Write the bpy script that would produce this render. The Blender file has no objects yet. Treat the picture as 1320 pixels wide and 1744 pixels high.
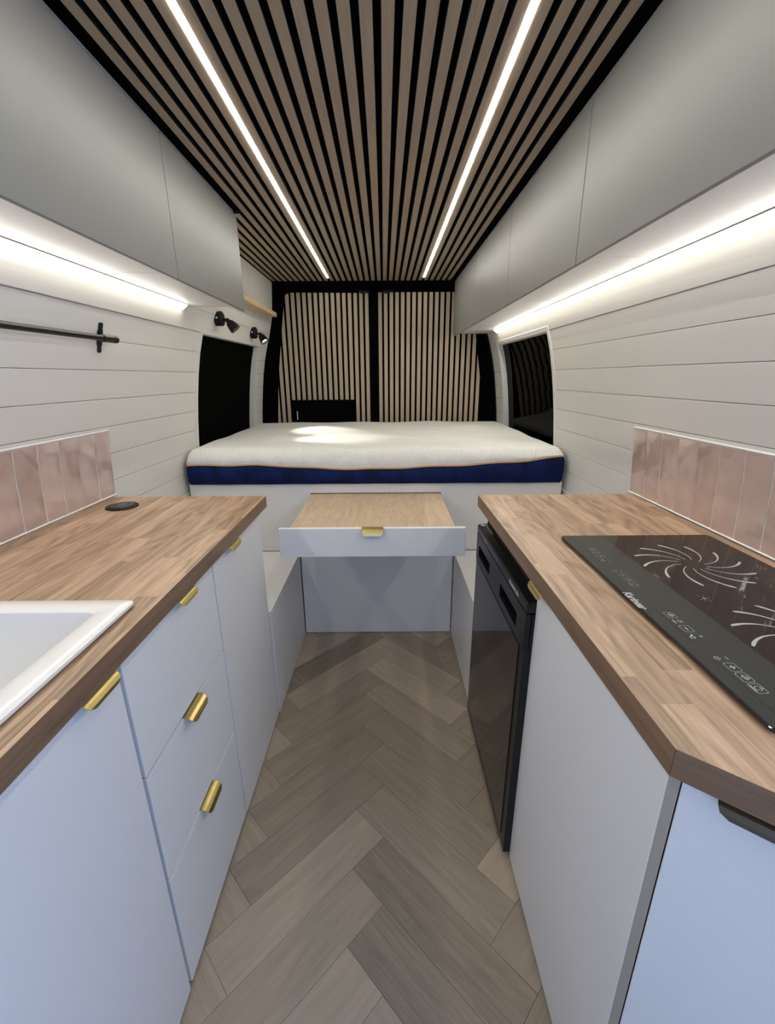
import bpy, bmesh, math, random
from mathutils import Vector, Matrix
random.seed(7)
S = bpy.context.scene
COL = S.collection
PI = math.pi

# ------------------------------------------------------------------ camera, world, exposure
cam_d = bpy.data.cameras.new('camera'); cam = bpy.data.objects.new('camera', cam_d); COL.objects.link(cam)
FPX = 732.35
cam_d.sensor_fit = 'VERTICAL'; cam_d.sensor_height = 24.0; cam_d.lens = 24.0 * FPX / 1744.0
cam_d.clip_start = 0.01
p_, yw_, r_ = 0.30457, 0.000495, -0.00667
fwd = Vector((math.sin(yw_)*math.cos(p_), math.cos(yw_)*math.cos(p_), -math.sin(p_)))
rt = Vector((math.cos(yw_), -math.sin(yw_), 0)); up = rt.cross(fwd)
r2 = math.cos(r_)*rt + math.sin(r_)*up; u2 = -math.sin(r_)*rt + math.cos(r_)*up
cam.matrix_world = Matrix(((r2.x, u2.x, -fwd.x, 0), (r2.y, u2.y, -fwd.y, 0), (r2.z, u2.z, -fwd.z, 1.29), (0, 0, 0, 1)))
S.camera = cam
w = bpy.data.worlds.new('sky'); S.world = w; w.use_nodes = True
bg = w.node_tree.nodes['Background']; bg.inputs[0].default_value = (0.36, 0.55, 1.0, 1); bg.inputs[1].default_value = 1.45
S.view_settings.view_transform = 'Standard'; S.view_settings.look = 'None'
S.view_settings.gamma = 1; S.view_settings.use_curve_mapping = False
S.view_settings.exposure = 0.62
E_TUBE = 14.5      # under-cabinet tubes
E_STRIP = 30.0     # ceiling strips
E_SPOT = 16.0       # reading lamp spots, watts

# ------------------------------------------------------------------ materials
def nt(name):
    m = bpy.data.materials.new(name); m.use_nodes = True
    n = m.node_tree; return m, n, n.nodes['Principled BSDF']
def N(t, typ, **k):
    n = t.nodes.new(typ)
    for a, v in k.items():
        if a.startswith('_'): setattr(n, a[1:], v)
        else: n.inputs[a].default_value = v
    return n
def L(t, a, b): t.links.new(a, b)
def plain(name, col, rough=.5, metal=0, spec=.5, bump=0, bscale=400, coat=0, emit=0):
    m, t, b = nt(name)
    b.inputs['Base Color'].default_value = (*col, 1); b.inputs['Roughness'].default_value = rough
    b.inputs['Metallic'].default_value = metal; b.inputs['Specular IOR Level'].default_value = spec
    b.inputs['Coat Weight'].default_value = coat; b.inputs['Coat Roughness'].default_value = .05
    tc = N(t, 'ShaderNodeTexCoord')
    ns = N(t, 'ShaderNodeTexNoise', Scale=bscale, Detail=3.0); L(t, tc.outputs['Object'], ns.inputs['Vector'])
    if bump:
        bp = N(t, 'ShaderNodeBump', Strength=bump, Distance=.001); L(t, ns.outputs['Fac'], bp.inputs['Height']); L(t, bp.outputs[0], b.inputs['Normal'])
    mr = N(t, 'ShaderNodeMapRange'); mr.inputs[3].default_value = max(0, rough-.03); mr.inputs[4].default_value = rough+.03
    L(t, ns.outputs['Fac'], mr.inputs[0]); L(t, mr.outputs[0], b.inputs['Roughness'])
    if emit:
        b.inputs['Emission Color'].default_value = (*col, 1); b.inputs['Emission Strength'].default_value = emit
    return m
def math_(t, op, a, b_=None, c=None):
    n = t.nodes.new('ShaderNodeMath'); n.operation = op
    for i, v in enumerate((a, b_, c)):
        if v is None: continue
        if isinstance(v, (int, float)): n.inputs[i].default_value = v
        else: L(t, v, n.inputs[i])
    return n.outputs[0]
def comb(t, x, y, z):
    n = t.nodes.new('ShaderNodeCombineXYZ')
    for i, v in enumerate((x, y, z)):
        if isinstance(v, (int, float)): n.inputs[i].default_value = v
        else: L(t, v, n.inputs[i])
    return n.outputs[0]
def ramp(t, fac, stops):
    n = t.nodes.new('ShaderNodeValToRGB'); e = n.color_ramp.elements
    while len(e) < len(stops): e.new(.5)
    for k, (p, c) in zip(e, stops): k.position = p; k.color = (*c, 1)
    L(t, fac, n.inputs[0]); return n.outputs[0]
def mix(t, f, a, b_, mode='MIX'):
    n = t.nodes.new('ShaderNodeMix'); n.data_type = 'RGBA'; n.blend_type = mode
    for s, v in ((n.inputs[0], f), (n.inputs[6], a), (n.inputs[7], b_)):
        if isinstance(v, (int, float)): s.default_value = v
        elif isinstance(v, tuple): s.default_value = (*v, 1)
        else: L(t, v, s)
    return n.outputs[2]
def xyz(t):
    tc = N(t, 'ShaderNodeTexCoord'); s = t.nodes.new('ShaderNodeSeparateXYZ'); L(t, tc.outputs['Object'], s.inputs[0]); return s.outputs
def noise(t, vec, scale=1, detail=4, rough=.55, dist=0):
    n = N(t, 'ShaderNodeTexNoise', Scale=float(scale), Detail=float(detail), Roughness=rough, Distortion=float(dist)); L(t, vec, n.inputs['Vector']); return n.outputs['Fac']
def grainwood(name, dark, light, axis='y', stave=0, slen=.4, rough=.45, contrast=.5, fig=0, tint=None, bump=.15, rnd=1, gc=1.3):
    """oak-like grain along an axis of the object; stave > 0 lays it out as glued staves"""
    m, t, b = nt(name); X = xyz(t)
    a = X[1] if axis == 'y' else (X[0] if axis == 'x' else X[2])
    c1 = X[0] if axis != 'x' else X[1]
    c2 = X[2] if axis != 'z' else X[1]
    oi = N(t, 'ShaderNodeObjectInfo'); R = math_(t, 'MULTIPLY', oi.outputs['Random'], float(rnd))
    if stave:
        idx = math_(t, 'FLOOR', math_(t, 'DIVIDE', c1, stave))
        w1 = t.nodes.new('ShaderNodeTexWhiteNoise'); w1.noise_dimensions = '1D'; L(t, idx, w1.inputs['W'])
        cell = math_(t, 'FLOOR', math_(t, 'DIVIDE', math_(t, 'ADD', a, math_(t, 'MULTIPLY', w1.outputs[0], 1.7)), slen))
        w2 = t.nodes.new('ShaderNodeTexWhiteNoise'); w2.noise_dimensions = '3D'; L(t, comb(t, idx, cell, 3.3), w2.inputs['Vector']); rr = w2.outputs[0]
    else: rr = R
    off = math_(t, 'MULTIPLY', rr, 37.0)
    v = comb(t, math_(t, 'ADD', math_(t, 'MULTIPLY', c1, 55.), off), math_(t, 'ADD', math_(t, 'MULTIPLY', a, 3.2), off), math_(t, 'MULTIPLY', c2, 55.))
    g1 = noise(t, v, 1, 7, .65, .2)
    v2 = comb(t, math_(t, 'ADD', math_(t, 'MULTIPLY', c1, 400.), off), math_(t, 'MULTIPLY', a, 9.), math_(t, 'MULTIPLY', c2, 400.))
    g2 = noise(t, v2, 1, 2)
    v3 = comb(t, math_(t, 'ADD', math_(t, 'MULTIPLY', c1, 9.), off), math_(t, 'ADD', math_(t, 'MULTIPLY', a, 1.3), off), math_(t, 'MULTIPLY', c2, 9.))
    g3 = noise(t, v3, 1, 2, .5, .3)
    rings = math_(t, 'ABSOLUTE', math_(t, 'SINE', math_(t, 'MULTIPLY', g3, 42.)))
    f = math_(t, 'ADD', math_(t, 'MULTIPLY', g1, .55), math_(t, 'ADD', math_(t, 'MULTIPLY', g2, .3), math_(t, 'MULTIPLY', rings, .06+fig)))
    f = math_(t, 'ADD', math_(t, 'MULTIPLY', math_(t, 'SUBTRACT', f, .46+fig*.6), gc), .5)
    if stave: f = math_(t, 'ADD', f, math_(t, 'MULTIPLY', math_(t, 'SUBTRACT', rr, .5), contrast))
    else: f = math_(t, 'ADD', f, math_(t, 'MULTIPLY', math_(t, 'SUBTRACT', oi.outputs['Random'], .5), contrast))
    c = ramp(t, f, ((.1, dark), (.9, light)))
    if tint:
        c = mix(t, math_(t, 'MULTIPLY', noise(t, v3, .7, 2), .7), c, tint)
    L(t, c, b.inputs['Base Color']); b.inputs['Roughness'].default_value = rough
    bp = N(t, 'ShaderNodeBump', Strength=bump, Distance=.0006); L(t, g2, bp.inputs['Height']); L(t, bp.outputs[0], b.inputs['Normal'])
    return m

def black_sides(m, comp, thr=.6):
    # the veneer is only on the face; the edges of a slat show its black core
    t = m.node_tree; b = t.nodes['Principled BSDF']; tc = N(t, 'ShaderNodeTexCoord')
    s = t.nodes.new('ShaderNodeSeparateXYZ'); L(t, tc.outputs['Normal'], s.inputs[0])
    k = math_(t, 'GREATER_THAN', math_(t, 'ABSOLUTE', s.outputs[comp]), thr)
    src = b.inputs['Base Color'].links[0].from_socket
    L(t, mix(t, k, (.012, .011, .010), src), b.inputs['Base Color'])
M = {}
M['paint'] = plain('white_wall_paint', (.72, .70, .66), .38, bump=.12, bscale=120)
M['cab'] = plain('white_cabinet_laminate', (.74, .73, .72), .42, bump=.05, bscale=700)
M['cab_in'] = plain('carcass_board', (.66, .65, .63), .5, bump=.05)
M['upper'] = plain('white_cabinet_door_shaded', (.235, .228, .216), .42, bump=.05, bscale=700)  # white doors; their shade is put into this darker base colour
M['black'] = plain('black_felt', (.0018, .0018, .0018), .95, spec=.03, bump=.2, bscale=900)
M['matblack'] = plain('matt_black_metal', (.005, .005, .005), .42, spec=.25, bump=.05)
M['gloss'] = plain('black_gloss', (.004, .004, .005), .06, bump=0)
M['glass'] = plain('dark_window_glass', (.001, .001, .001), .03, spec=.12)
M['brass'] = plain('brushed_brass', (.62, .50, .20), .3, metal=1, bump=.1, bscale=900)
M['ceramic'] = plain('white_ceramic', (.80, .79, .77), .18, bump=0, coat=.3)
M['grout'] = plain('white_grout', (.76, .72, .68), .8, bump=.3)
M['sealant'] = plain('white_sealant', (.82, .80, .76), .35)
M['navy'] = None
M['pipe'] = plain('orange_piping', (.72, .42, .16), .7, bump=.4, bscale=1500)
M['lens'] = plain('lit_lamp_lens', (1, .96, .85), .3, emit=14)
M['tube'] = plain('lit_diffuser_tube', (1.0, .955, .84), .4, emit=E_TUBE)
M['strip'] = plain('lit_strip_diffuser', (1.0, .98, .88), .4, emit=E_STRIP)
M['alu'] = plain('aluminium_profile', (.55, .55, .53), .4, metal=.8)
M['print'] = plain('grey_print', (.42, .43, .43), .5)
M['lightprint'] = plain('pale_print', (.62, .64, .66), .5)
M['faintprint'] = plain('faint_print', (.19, .20, .19), .5)
M['slat'] = grainwood('oak_veneer_slat', (.29, .22, .15), (.46, .36, .26), 'y', rough=.55, contrast=.12, bump=.2)
M['slatz'] = grainwood('oak_veneer_slat_upright', (.34, .255, .175), (.52, .41, .30), 'z', rough=.55, contrast=.12, bump=.2)
black_sides(M['slat'], 2); black_sides(M['slatz'], 1)
M['block'] = grainwood('oak_stave_worktop', (.18, .105, .06), (.60, .41, .275), 'y', stave=.043, slen=.37, rough=.36, contrast=.30, fig=.05, rnd=.0, gc=2.0)
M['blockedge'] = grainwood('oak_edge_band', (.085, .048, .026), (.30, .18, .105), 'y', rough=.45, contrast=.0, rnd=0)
M['oak'] = grainwood('pale_oak_laminate', (.40, .29, .18), (.68, .53, .37), 'y', rough=.4, contrast=.18, stave=.105, slen=9, fig=.10, rnd=0)
M['shelf'] = grainwood('pale_pine_board', (.55, .40, .22), (.74, .58, .36), 'y', rough=.5, contrast=0, rnd=0)
M['floor'] = grainwood('grey_brown_vinyl_oak', (.13, .098, .070), (.50, .40, .30), 'x', rough=.36, contrast=.65, fig=.0, tint=(.36, .285, .21), bump=.3, gc=1.3)

# pink hand-glazed tile: colour clouds per tile and an uneven glaze
m, t, b = nt('pink_glazed_tile'); X = xyz(t); oi = N(t, 'ShaderNodeObjectInfo')
o_ = math_(t, 'MULTIPLY', oi.outputs['Random'], 60.)
v = comb(t, X[0], math_(t, 'ADD', X[1], o_), X[2])
f = math_(t, 'ADD', noise(t, v, 9, 2), math_(t, 'MULTIPLY', math_(t, 'SUBTRACT', oi.outputs['Random'], .5), .35))
L(t, ramp(t, f, ((.25, (.50, .36, .315)), (.75, (.64, .49, .435)))), b.inputs['Base Color'])
b.inputs['Roughness'].default_value = .07; b.inputs['Coat Weight'].default_value = 1.0; b.inputs['Coat Roughness'].default_value = .03
bp = N(t, 'ShaderNodeBump', Strength=1.0, Distance=.009); L(t, noise(t, v, 10, 1), bp.inputs['Height'])
L(t, bp.outputs[0], b.inputs['Normal']); L(t, bp.outputs[0], b.inputs['Coat Normal']); M['tile'] = m

# knitted white mattress cover with a chevron relief, navy velour side
m, t, b = nt('white_knit_cover'); X = xyz(t)
ch = math_(t, 'ABSOLUTE', math_(t, 'SUBTRACT', math_(t, 'FRACT', math_(t, 'DIVIDE', X[0], .11)), .5))
wv = math_(t, 'SINE', math_(t, 'MULTIPLY', math_(t, 'ADD', math_(t, 'SUBTRACT', X[1], X[2]), math_(t, 'MULTIPLY', ch, .13)), 500.))
tc = N(t, 'ShaderNodeTexCoord'); nn = noise(t, tc.outputs['Object'], 260, 2)
h = math_(t, 'ADD', math_(t, 'MULTIPLY', wv, .5), nn)
b.inputs['Base Color'].default_value = (.74, .73, .69, 1); b.inputs['Roughness'].default_value = .85; b.inputs['Sheen Weight'].default_value = .3
bp = N(t, 'ShaderNodeBump', Strength=.6, Distance=.0025); L(t, h, bp.inputs['Height']); L(t, bp.outputs[0], b.inputs['Normal']); M['knit'] = m
m, t, b = nt('navy_velour'); tc = N(t, 'ShaderNodeTexCoord')
f = noise(t, tc.outputs['Object'], 14, 5, .65, 1.0)
L(t, ramp(t, f, ((.35, (.0008, .0045, .032)), (.7, (.003, .014, .10)))), b.inputs['Base Color'])
b.inputs['Roughness'].default_value = .8; b.inputs['Specular IOR Level'].default_value = .2
bp = N(t, 'ShaderNodeBump', Strength=.4, Distance=.002); L(t, noise(t, tc.outputs['Object'], 60, 4), bp.inputs['Height']); L(t, bp.outputs[0], b.inputs['Normal']); M['navy'] = m
M['glass'].node_tree.nodes['Principled BSDF'].inputs['IOR'].default_value = 1.13
M['hob'] = plain('hob_black_glass', (.020, .016, .014), .05, bump=0)
M['hobpanel'] = plain('hob_control_zone_glass', (.030, .032, .028), .16, bump=0)
M['fridgepanel'] = plain('fridge_gloss_inset', (.012, .011, .010), .07)
M['fridge'] = plain('fridge_black_plastic', (.008, .008, .008), .30, spec=.3, bump=.05)

# ------------------------------------------------------------------ geometry helpers
def wloc(o):
    v = Vector((0, 0, 0))
    while o is not None: v += o.location; o = o.parent
    return v
def fin(name, bm, mat, parent=None, kind=None, smooth=False):
    """world-space bmesh -> one linked mesh object"""
    bmesh.ops.recalc_face_normals(bm, faces=bm.faces)
    if parent is not None: bmesh.ops.translate(bm, verts=bm.verts, vec=-wloc(parent))
    me = bpy.data.meshes.new(name); bm.to_mesh(me); bm.free()
    if mat is not None:
        for mm in (mat if isinstance(mat, (list, tuple)) else [mat]): me.materials.append(mm)
    if smooth:
        for p in me.polygons: p.use_smooth = True
    o = bpy.data.objects.new(name, me); COL.objects.link(o); o.parent = parent
    if kind: o['kind'] = kind
    return o
def thing(name, label, cat, loc=(0, 0, 0), group=None):
    o = bpy.data.objects.new(name, None); COL.objects.link(o); o.location = loc
    o.empty_display_size = .05; o['label'] = label; o['category'] = cat
    if group: o['group'] = group
    return o
def tag(o, label, cat, group=None):
    o['label'] = label; o['category'] = cat
    if group: o['group'] = group
    return o
def setting(name, loc=(0, 0, 0)):
    o = bpy.data.objects.new(name, None); COL.objects.link(o); o.location = loc; o['kind'] = 'structure'; return o
def addbox(bm, x0, x1, y0, y1, z0, z1, bev=0, seg=2):
    r = bmesh.ops.create_cube(bm, size=1)
    vs = r['verts']
    for v in vs:
        v.co = Vector(((x0+x1)/2+v.co.x*(x1-x0), (y0+y1)/2+v.co.y*(y1-y0), (z0+z1)/2+v.co.z*(z1-z0)))
    if bev:
        es = list({e for v in vs for e in v.link_edges})
        bmesh.ops.bevel(bm, geom=es, offset=bev, segments=seg, affect='EDGES', profile=.5)
    return bm
def box(name, b6, mat, parent=None, bev=.001, seg=2, kind=None):
    return fin(name, addbox(bmesh.new(), *b6, bev=bev, seg=seg), mat, parent, kind)
def boxes(name, lst, mat, parent=None, bev=0, kind=None):
    bm = bmesh.new()
    for b6 in lst: addbox(bm, *b6, bev=bev)
    return fin(name, bm, mat, parent, kind)
def prism(bm, pts, axis, a0, a1, bev=0):
    """extrude a polygon (2D pts) along an axis: 'y' -> pts=(x,z); 'z' -> pts=(x,y); 'x' -> pts=(y,z)"""
    def P(p, a): return {'y': (p[0], a, p[1]), 'z': (p[0], p[1], a), 'x': (a, p[0], p[1])}[axis]
    A = [bm.verts.new(P(p, a0)) for p in pts]; B = [bm.verts.new(P(p, a1)) for p in pts]
    fs = [bm.faces.new(A), bm.faces.new(B[::-1])]
    n = len(pts)
    for i in range(n): fs.append(bm.faces.new((A[i], A[(i+1) % n], B[(i+1) % n], B[i])))
    if bev:
        bmesh.ops.recalc_face_normals(bm, faces=fs)
        bmesh.ops.bevel(bm, geom=list({e for f in fs for e in f.edges}), offset=bev, segments=2, affect='EDGES', profile=.5)
    return bm
def loft(bm, loops, cap0=False, cap1=False, closed=True):
    R = [[bm.verts.new(p) for p in lp] for lp in loops]
    n = len(R[0])
    for a, b in zip(R, R[1:]):
        for i in range(n if closed else n-1):
            j = (i+1) % n; bm.faces.new((a[i], a[j], b[j], b[i]))
    if cap0: bm.faces.new(R[0][::-1])
    if cap1: bm.faces.new(R[-1])
    return bm
def rrect(x0, x1, y0, y1, r, z, k=6):
    o = []
    for cx, cy, a0 in ((x1-r, y1-r, 0), (x0+r, y1-r, PI/2), (x0+r, y0+r, PI), (x1-r, y0+r, 1.5*PI)):
        for i in range(k+1):
            a = a0+i*PI/2/k; o.append((cx+r*math.cos(a), cy+r*math.sin(a), z))
    return o
def lathe(bm, c, d, prof, n=28, cap=True):
    """profile of (t along d, radius) revolved about the line c + t d"""
    d = Vector(d).normalized(); a = d.orthogonal().normalized(); b_ = d.cross(a); c = Vector(c)
    loops = [[c+d*t+(a*math.cos(2*PI*i/n)+b_*math.sin(2*PI*i/n))*max(r, 1e-5) for i in range(n)] for t, r in prof]
    return loft(bm, loops, cap, cap)
def tube(bm, a, b_, r, n=16):
    d = Vector(b_)-Vector(a); return lathe(bm, a, d, ((0, r), (d.length, r)), n)

# ------------------------------------------------------------------ van body section
CX = -.053
HW = [(0, .90), (.5, .925), (.76, .920), (.9, .910), (1.05, .898), (1.137, .887), (1.224, .873), (1.316, .856), (1.405, .835), (1.492, .809), (1.58, .778), (1.70, .745), (1.92, .730), (2.1, .70)]
def hw(z, y):
    for (a, p), (b_, q) in zip(HW, HW[1:]):
        if z <= b_: h_ = p+(q-p)*(z-a)/(b_-a); break
    return h_-max(0, y-1.4)*.013*min(1, max(0, (1.7-z)/.6))
def wx(s, z, y, off=0): return CX+s*(hw(z, y)+off)
def sk(x, y): return x-.006*(y-1.0)          # ceiling and wall cupboards run very slightly off the kitchen's axis
def wallpiece(bm, s, y0, y1, zs, o_in, o_out, ch=0):
    """piece of wall following the van's curve: between y0 and y1, through heights zs, from offset o_in to o_out"""
    def sec(y):
        if ch:
            zz = [(zs[0], o_in+ch), (zs[0]+ch, o_in)]+[(z, o_in) for z in zs[1:-1]]+[(zs[-1]-ch, o_in), (zs[-1], o_in+ch)]
        else: zz = [(z, o_in) for z in zs]
        pts = [(wx(s, z, y, o), y, z) for z, o in zz]
        return pts+[(wx(s, z, y, o_out), y, z) for z in reversed(zs)]
    return loft(bm, [sec(y0), sec(y1)], True, True)

Y0, YB = -.9, 3.29          # front of the living space, back frame
rows = [.30, .40, .49, .58, .67, .762, .857, .953, 1.045, 1.137, 1.226, 1.316, 1.406, 1.492, 1.58]
WIN = dict(y0=2.165, y1=3.075, z0=.80, z1=1.487)
TR = .022
for s, side in ((-1, 'left'), (1, 'right')):
    ystart = Y0 if s < 0 else .12
    wall = setting('wall_'+side, (wx(s, .9, 1.4, .06), 1.4, 0))
    bm = bmesh.new(); wallpiece(bm, s, ystart, YB+.12, [0, .5, .76, 1.05, 1.316, 1.492, 1.58, 1.7, 1.92, 2.0], .05, .07)
    fin('backing_panel', bm, M['cab_in'], wall)
    zr = rows+([1.668] if s < 0 else [])
    for z0, z1 in zip(zr, zr[1:]):
        segs = [(ystart, YB)]
        if z0 < WIN['z1']-.03 and z1 > WIN['z0']: segs = [(ystart, WIN['y0']-TR), (WIN['y1']+TR, YB)]
        elif z0 < WIN['z1'] < z1: segs = [(ystart, WIN['y0']-TR), (WIN['y1']+TR, YB)] if WIN['z1']-z0 > .03 else [(ystart, YB)]
        for a, b_ in segs:
            bm = bmesh.new(); wallpiece(bm, s, a, b_, [z0+.0006, z1-.0006], 0, .011, .0012); fin('plank', bm, M['paint'], wall)
    if s < 0:
        bm = bmesh.new(); wallpiece(bm, s, ystart, YB, [1.669, 1.75, 1.85, 1.915], -.001, .01); fin('upper_panel', bm, M['paint'], wall)
    # window: dark pane set back in a painted surround
    win = setting('window_1' if s < 0 else 'window_2', (wx(s, 1.2, 2.6, .02), 2.62, .8))
    zs = [WIN['z0'], .9, 1.0, 1.1, 1.2, 1.3, 1.4, WIN['z1']]
    bm = bmesh.new(); wallpiece(bm, s, WIN['y0'], WIN['y1'], zs, .030, .036); fin('glass_pane', bm, M['black'] if s < 0 else M['glass'], win)
    zt = zs[:-1]+[WIN['z1']+TR]
    for ya, yb in ((WIN['y0']-TR, WIN['y0']), (WIN['y1'], WIN['y1']+TR)):
        bm = bmesh.new(); wallpiece(bm, s, ya, yb, zt, -.005, .045, .0015); fin('side_trim', bm, M['paint'], win)
    bm = bmesh.new(); wallpiece(bm, s, WIN['y0']+.0005, WIN['y1']-.0005, [WIN['z1'], WIN['z1']+TR], -.005, .045, .0015); fin('top_trim', bm, M['paint'], win)

# back frame, lined in black
wb = setting('wall_back', (CX, 3.40, 0))
box('lining_panel', (-1.05, .95, 3.36, 3.40, 0, 2.05), M['black'], wb, 0)
box('header_lining', (-.84, .72, 3.293, 3.36, 1.885, 2.0), M['black'], wb, .012)
for s in (-1, 1):
    bm = bmesh.new(); wallpiece(bm, s, YB+.003, 3.36, [0, .5, .9, 1.05, 1.224, 1.405, 1.58, 1.75, 1.92], -.006, .05)
    fin('pillar_lining', bm, M['black'] if s < 0 else M['matblack'], wb)
# the front of the living space is open to the cab, whose windows let the daylight in
wf = setting('wall_front', (CX, Y0, 0))
mb = plain('bulkhead_grey', (.4, .4, .4), .7)
box('side_panel', (-1.05, -.62, Y0-.05, Y0, 0, 2.05), mb, wf, 0); box('side_panel', (.52, .95, Y0-.05, Y0, 0, 2.05), mb, wf, 0)
box('top_panel', (-.62, .52, Y0-.05, Y0, 1.75, 2.05), mb, wf, 0); box('lower_panel', (-.62, .52, Y0-.05, Y0, 0, .55), mb, wf, 0)

# rear doors clad in upright slats, cut to the doors' curved outline
def clip_poly(poly, x0, x1):
    def half(pl, side, c):
        o = []
        for i, p in enumerate(pl):
            q = pl[(i+1) % len(pl)]; a = (p[0]-c)*side >= 0; b_ = (q[0]-c)*side >= 0
            if a: o.append(p)
            if a != b_:
                k = (c-p[0])/(q[0]-p[0]); o.append((c, p[1]+k*(q[1]-p[1])))
        return o
    return half(half(poly, 1, x0), -1, x1)
outL = [(-.121, .80), (-.121, 1.850), (-.657, 1.856), (-.685, 1.852), (-.703, 1.842), (-.713, 1.827), (-.730, 1.719), (-.749, 1.603), (-.787, 1.352), (-.804, 1.219), (-.826, .953), (-.828, .80)]
outR = [(.701, .80), (.703, .95), (.704, 1.1), (.690, 1.293), (.664, 1.456), (.645, 1.58), (.61, 1.75), (.585, 1.83), (.56, 1.847), (.53, 1.854), (-.055, 1.854), (-.055, .80)]
for k, (out, xs, dname) in enumerate(((outL, [-.1355-.04*i for i in range(18)], 'door_1'), (outR, [-.0415+.04*i for i in range(19)], 'door_2'))):
    d = setting(dname, (sum(p[0] for p in out)/len(out), 3.35, .8))
    prism(bm := bmesh.new(), [(CX+(x-CX)*1.0, z) for x, z in out], 'y', 3.345, 3.357); fin('felt_backing', bm, M['black'], d)
    for xc in xs:
        pl = clip_poly(out, xc-.0125, xc+.0125)
        if k == 0 and xc-.0135 < -.268 and xc+.0135 > -.69:
            pl = [(x, max(z, 1.128)) for x, z in pl]
        if len(pl) < 3: continue
        if max(p[0] for p in pl)-min(p[0] for p in pl) < .004: continue
        cl = []
        for p in pl:
            if not cl or (abs(p[0]-cl[-1][0])+abs(p[1]-cl[-1][1])) > 1e-5: cl.append(p)
        bm = bmesh.new(); prism(bm, cl, 'y', 3.331, 3.345); fin('slat', bm, M['slatz'], d)
d1 = bpy.data.objects['door_1']
box('lock_cover', (-.690, -.267, 3.300, 3.344, .80, 1.126), M['black'], d1, .004)
box('cover_handle', (-.672, -.664, 3.288, 3.299, .985, 1.05), M['alu'], d1, .002)
for xx, dn in ((-.145, 'door_1'), (.02, 'door_2')):
    bm = bmesh.new(); addbox(bm, xx-.045, xx+.03, 3.318, 3.330, 1.852, 1.868, .004); addbox(bm, xx-.03, xx-.005, 3.312, 3.330, 1.846, 1.86, .004)
    fin('door_catch', bm, M['matblack'], bpy.data.objects[dn])
bm = bmesh.new(); addbox(bm, -.118, -.090, 3.318, 3.357, .8, 1.87, .006); addbox(bm, -.0865, -.058, 3.318, 3.357, .8, 1.87, .006)
fin('door_seal', bm, M['black'], bpy.data.objects['door_2'])

# ------------------------------------------------------------------ ceiling: felt panel, slats, two light strips
ZC = 1.92
ceil = setting('ceiling', (CX, 1.2, ZC+.03))
box('felt_panel', (-.83, .75, Y0, YB, ZC+.012, ZC+.03), M['black'], ceil, 0)
def skewed(name, x0, x1, y0, y1, z0, z1, mat, parent, bev=.001):
    bm = bmesh.new(); addbox(bm, x0, x1, y0, y1, z0, z1, bev)
    for v in bm.verts: v.co.x = sk(v.co.x, v.co.y)
    return fin(name, bm, mat, parent)
proto = {}
for k in range(-20, 12):
    xc = .00725+.04*k
    if xc < -.79: continue
    full = xc > -.575
    key = full
    ya = Y0 if full else 2.012
    if key not in proto:
        proto[key] = (skewed('slat', xc-.0123, xc+.0123, ya, YB, ZC, ZC+.012, M['slat'], ceil), xc)
    else:
        o, x0 = proto[key]; c = o.copy(); COL.objects.link(c); c.location.x = o.location.x+(xc-x0)
for xc, lab in ((-.3728, 'white light strip between ceiling slats, the one nearer the shelf and sink side'), (.2672, 'white light strip between ceiling slats, the one nearer the hob side')):
    tt = thing('light_strip', lab, 'light strip', (sk(xc, 1.2), 1.2, ZC+.01), 'light strips recessed in the slatted ceiling')
    skewed('profile', xc-.0075, xc+.0075, Y0+.02, 3.19, ZC+.003, ZC+.0115, M['alu'], tt, 0)
    skewed('diffuser', xc-.0054, xc+.0054, Y0+.02, 3.192, ZC-.0015, ZC+.0025, M['strip'], tt, .001)
# trim where the wall cupboards meet the ceiling is the felt left bare

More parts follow.
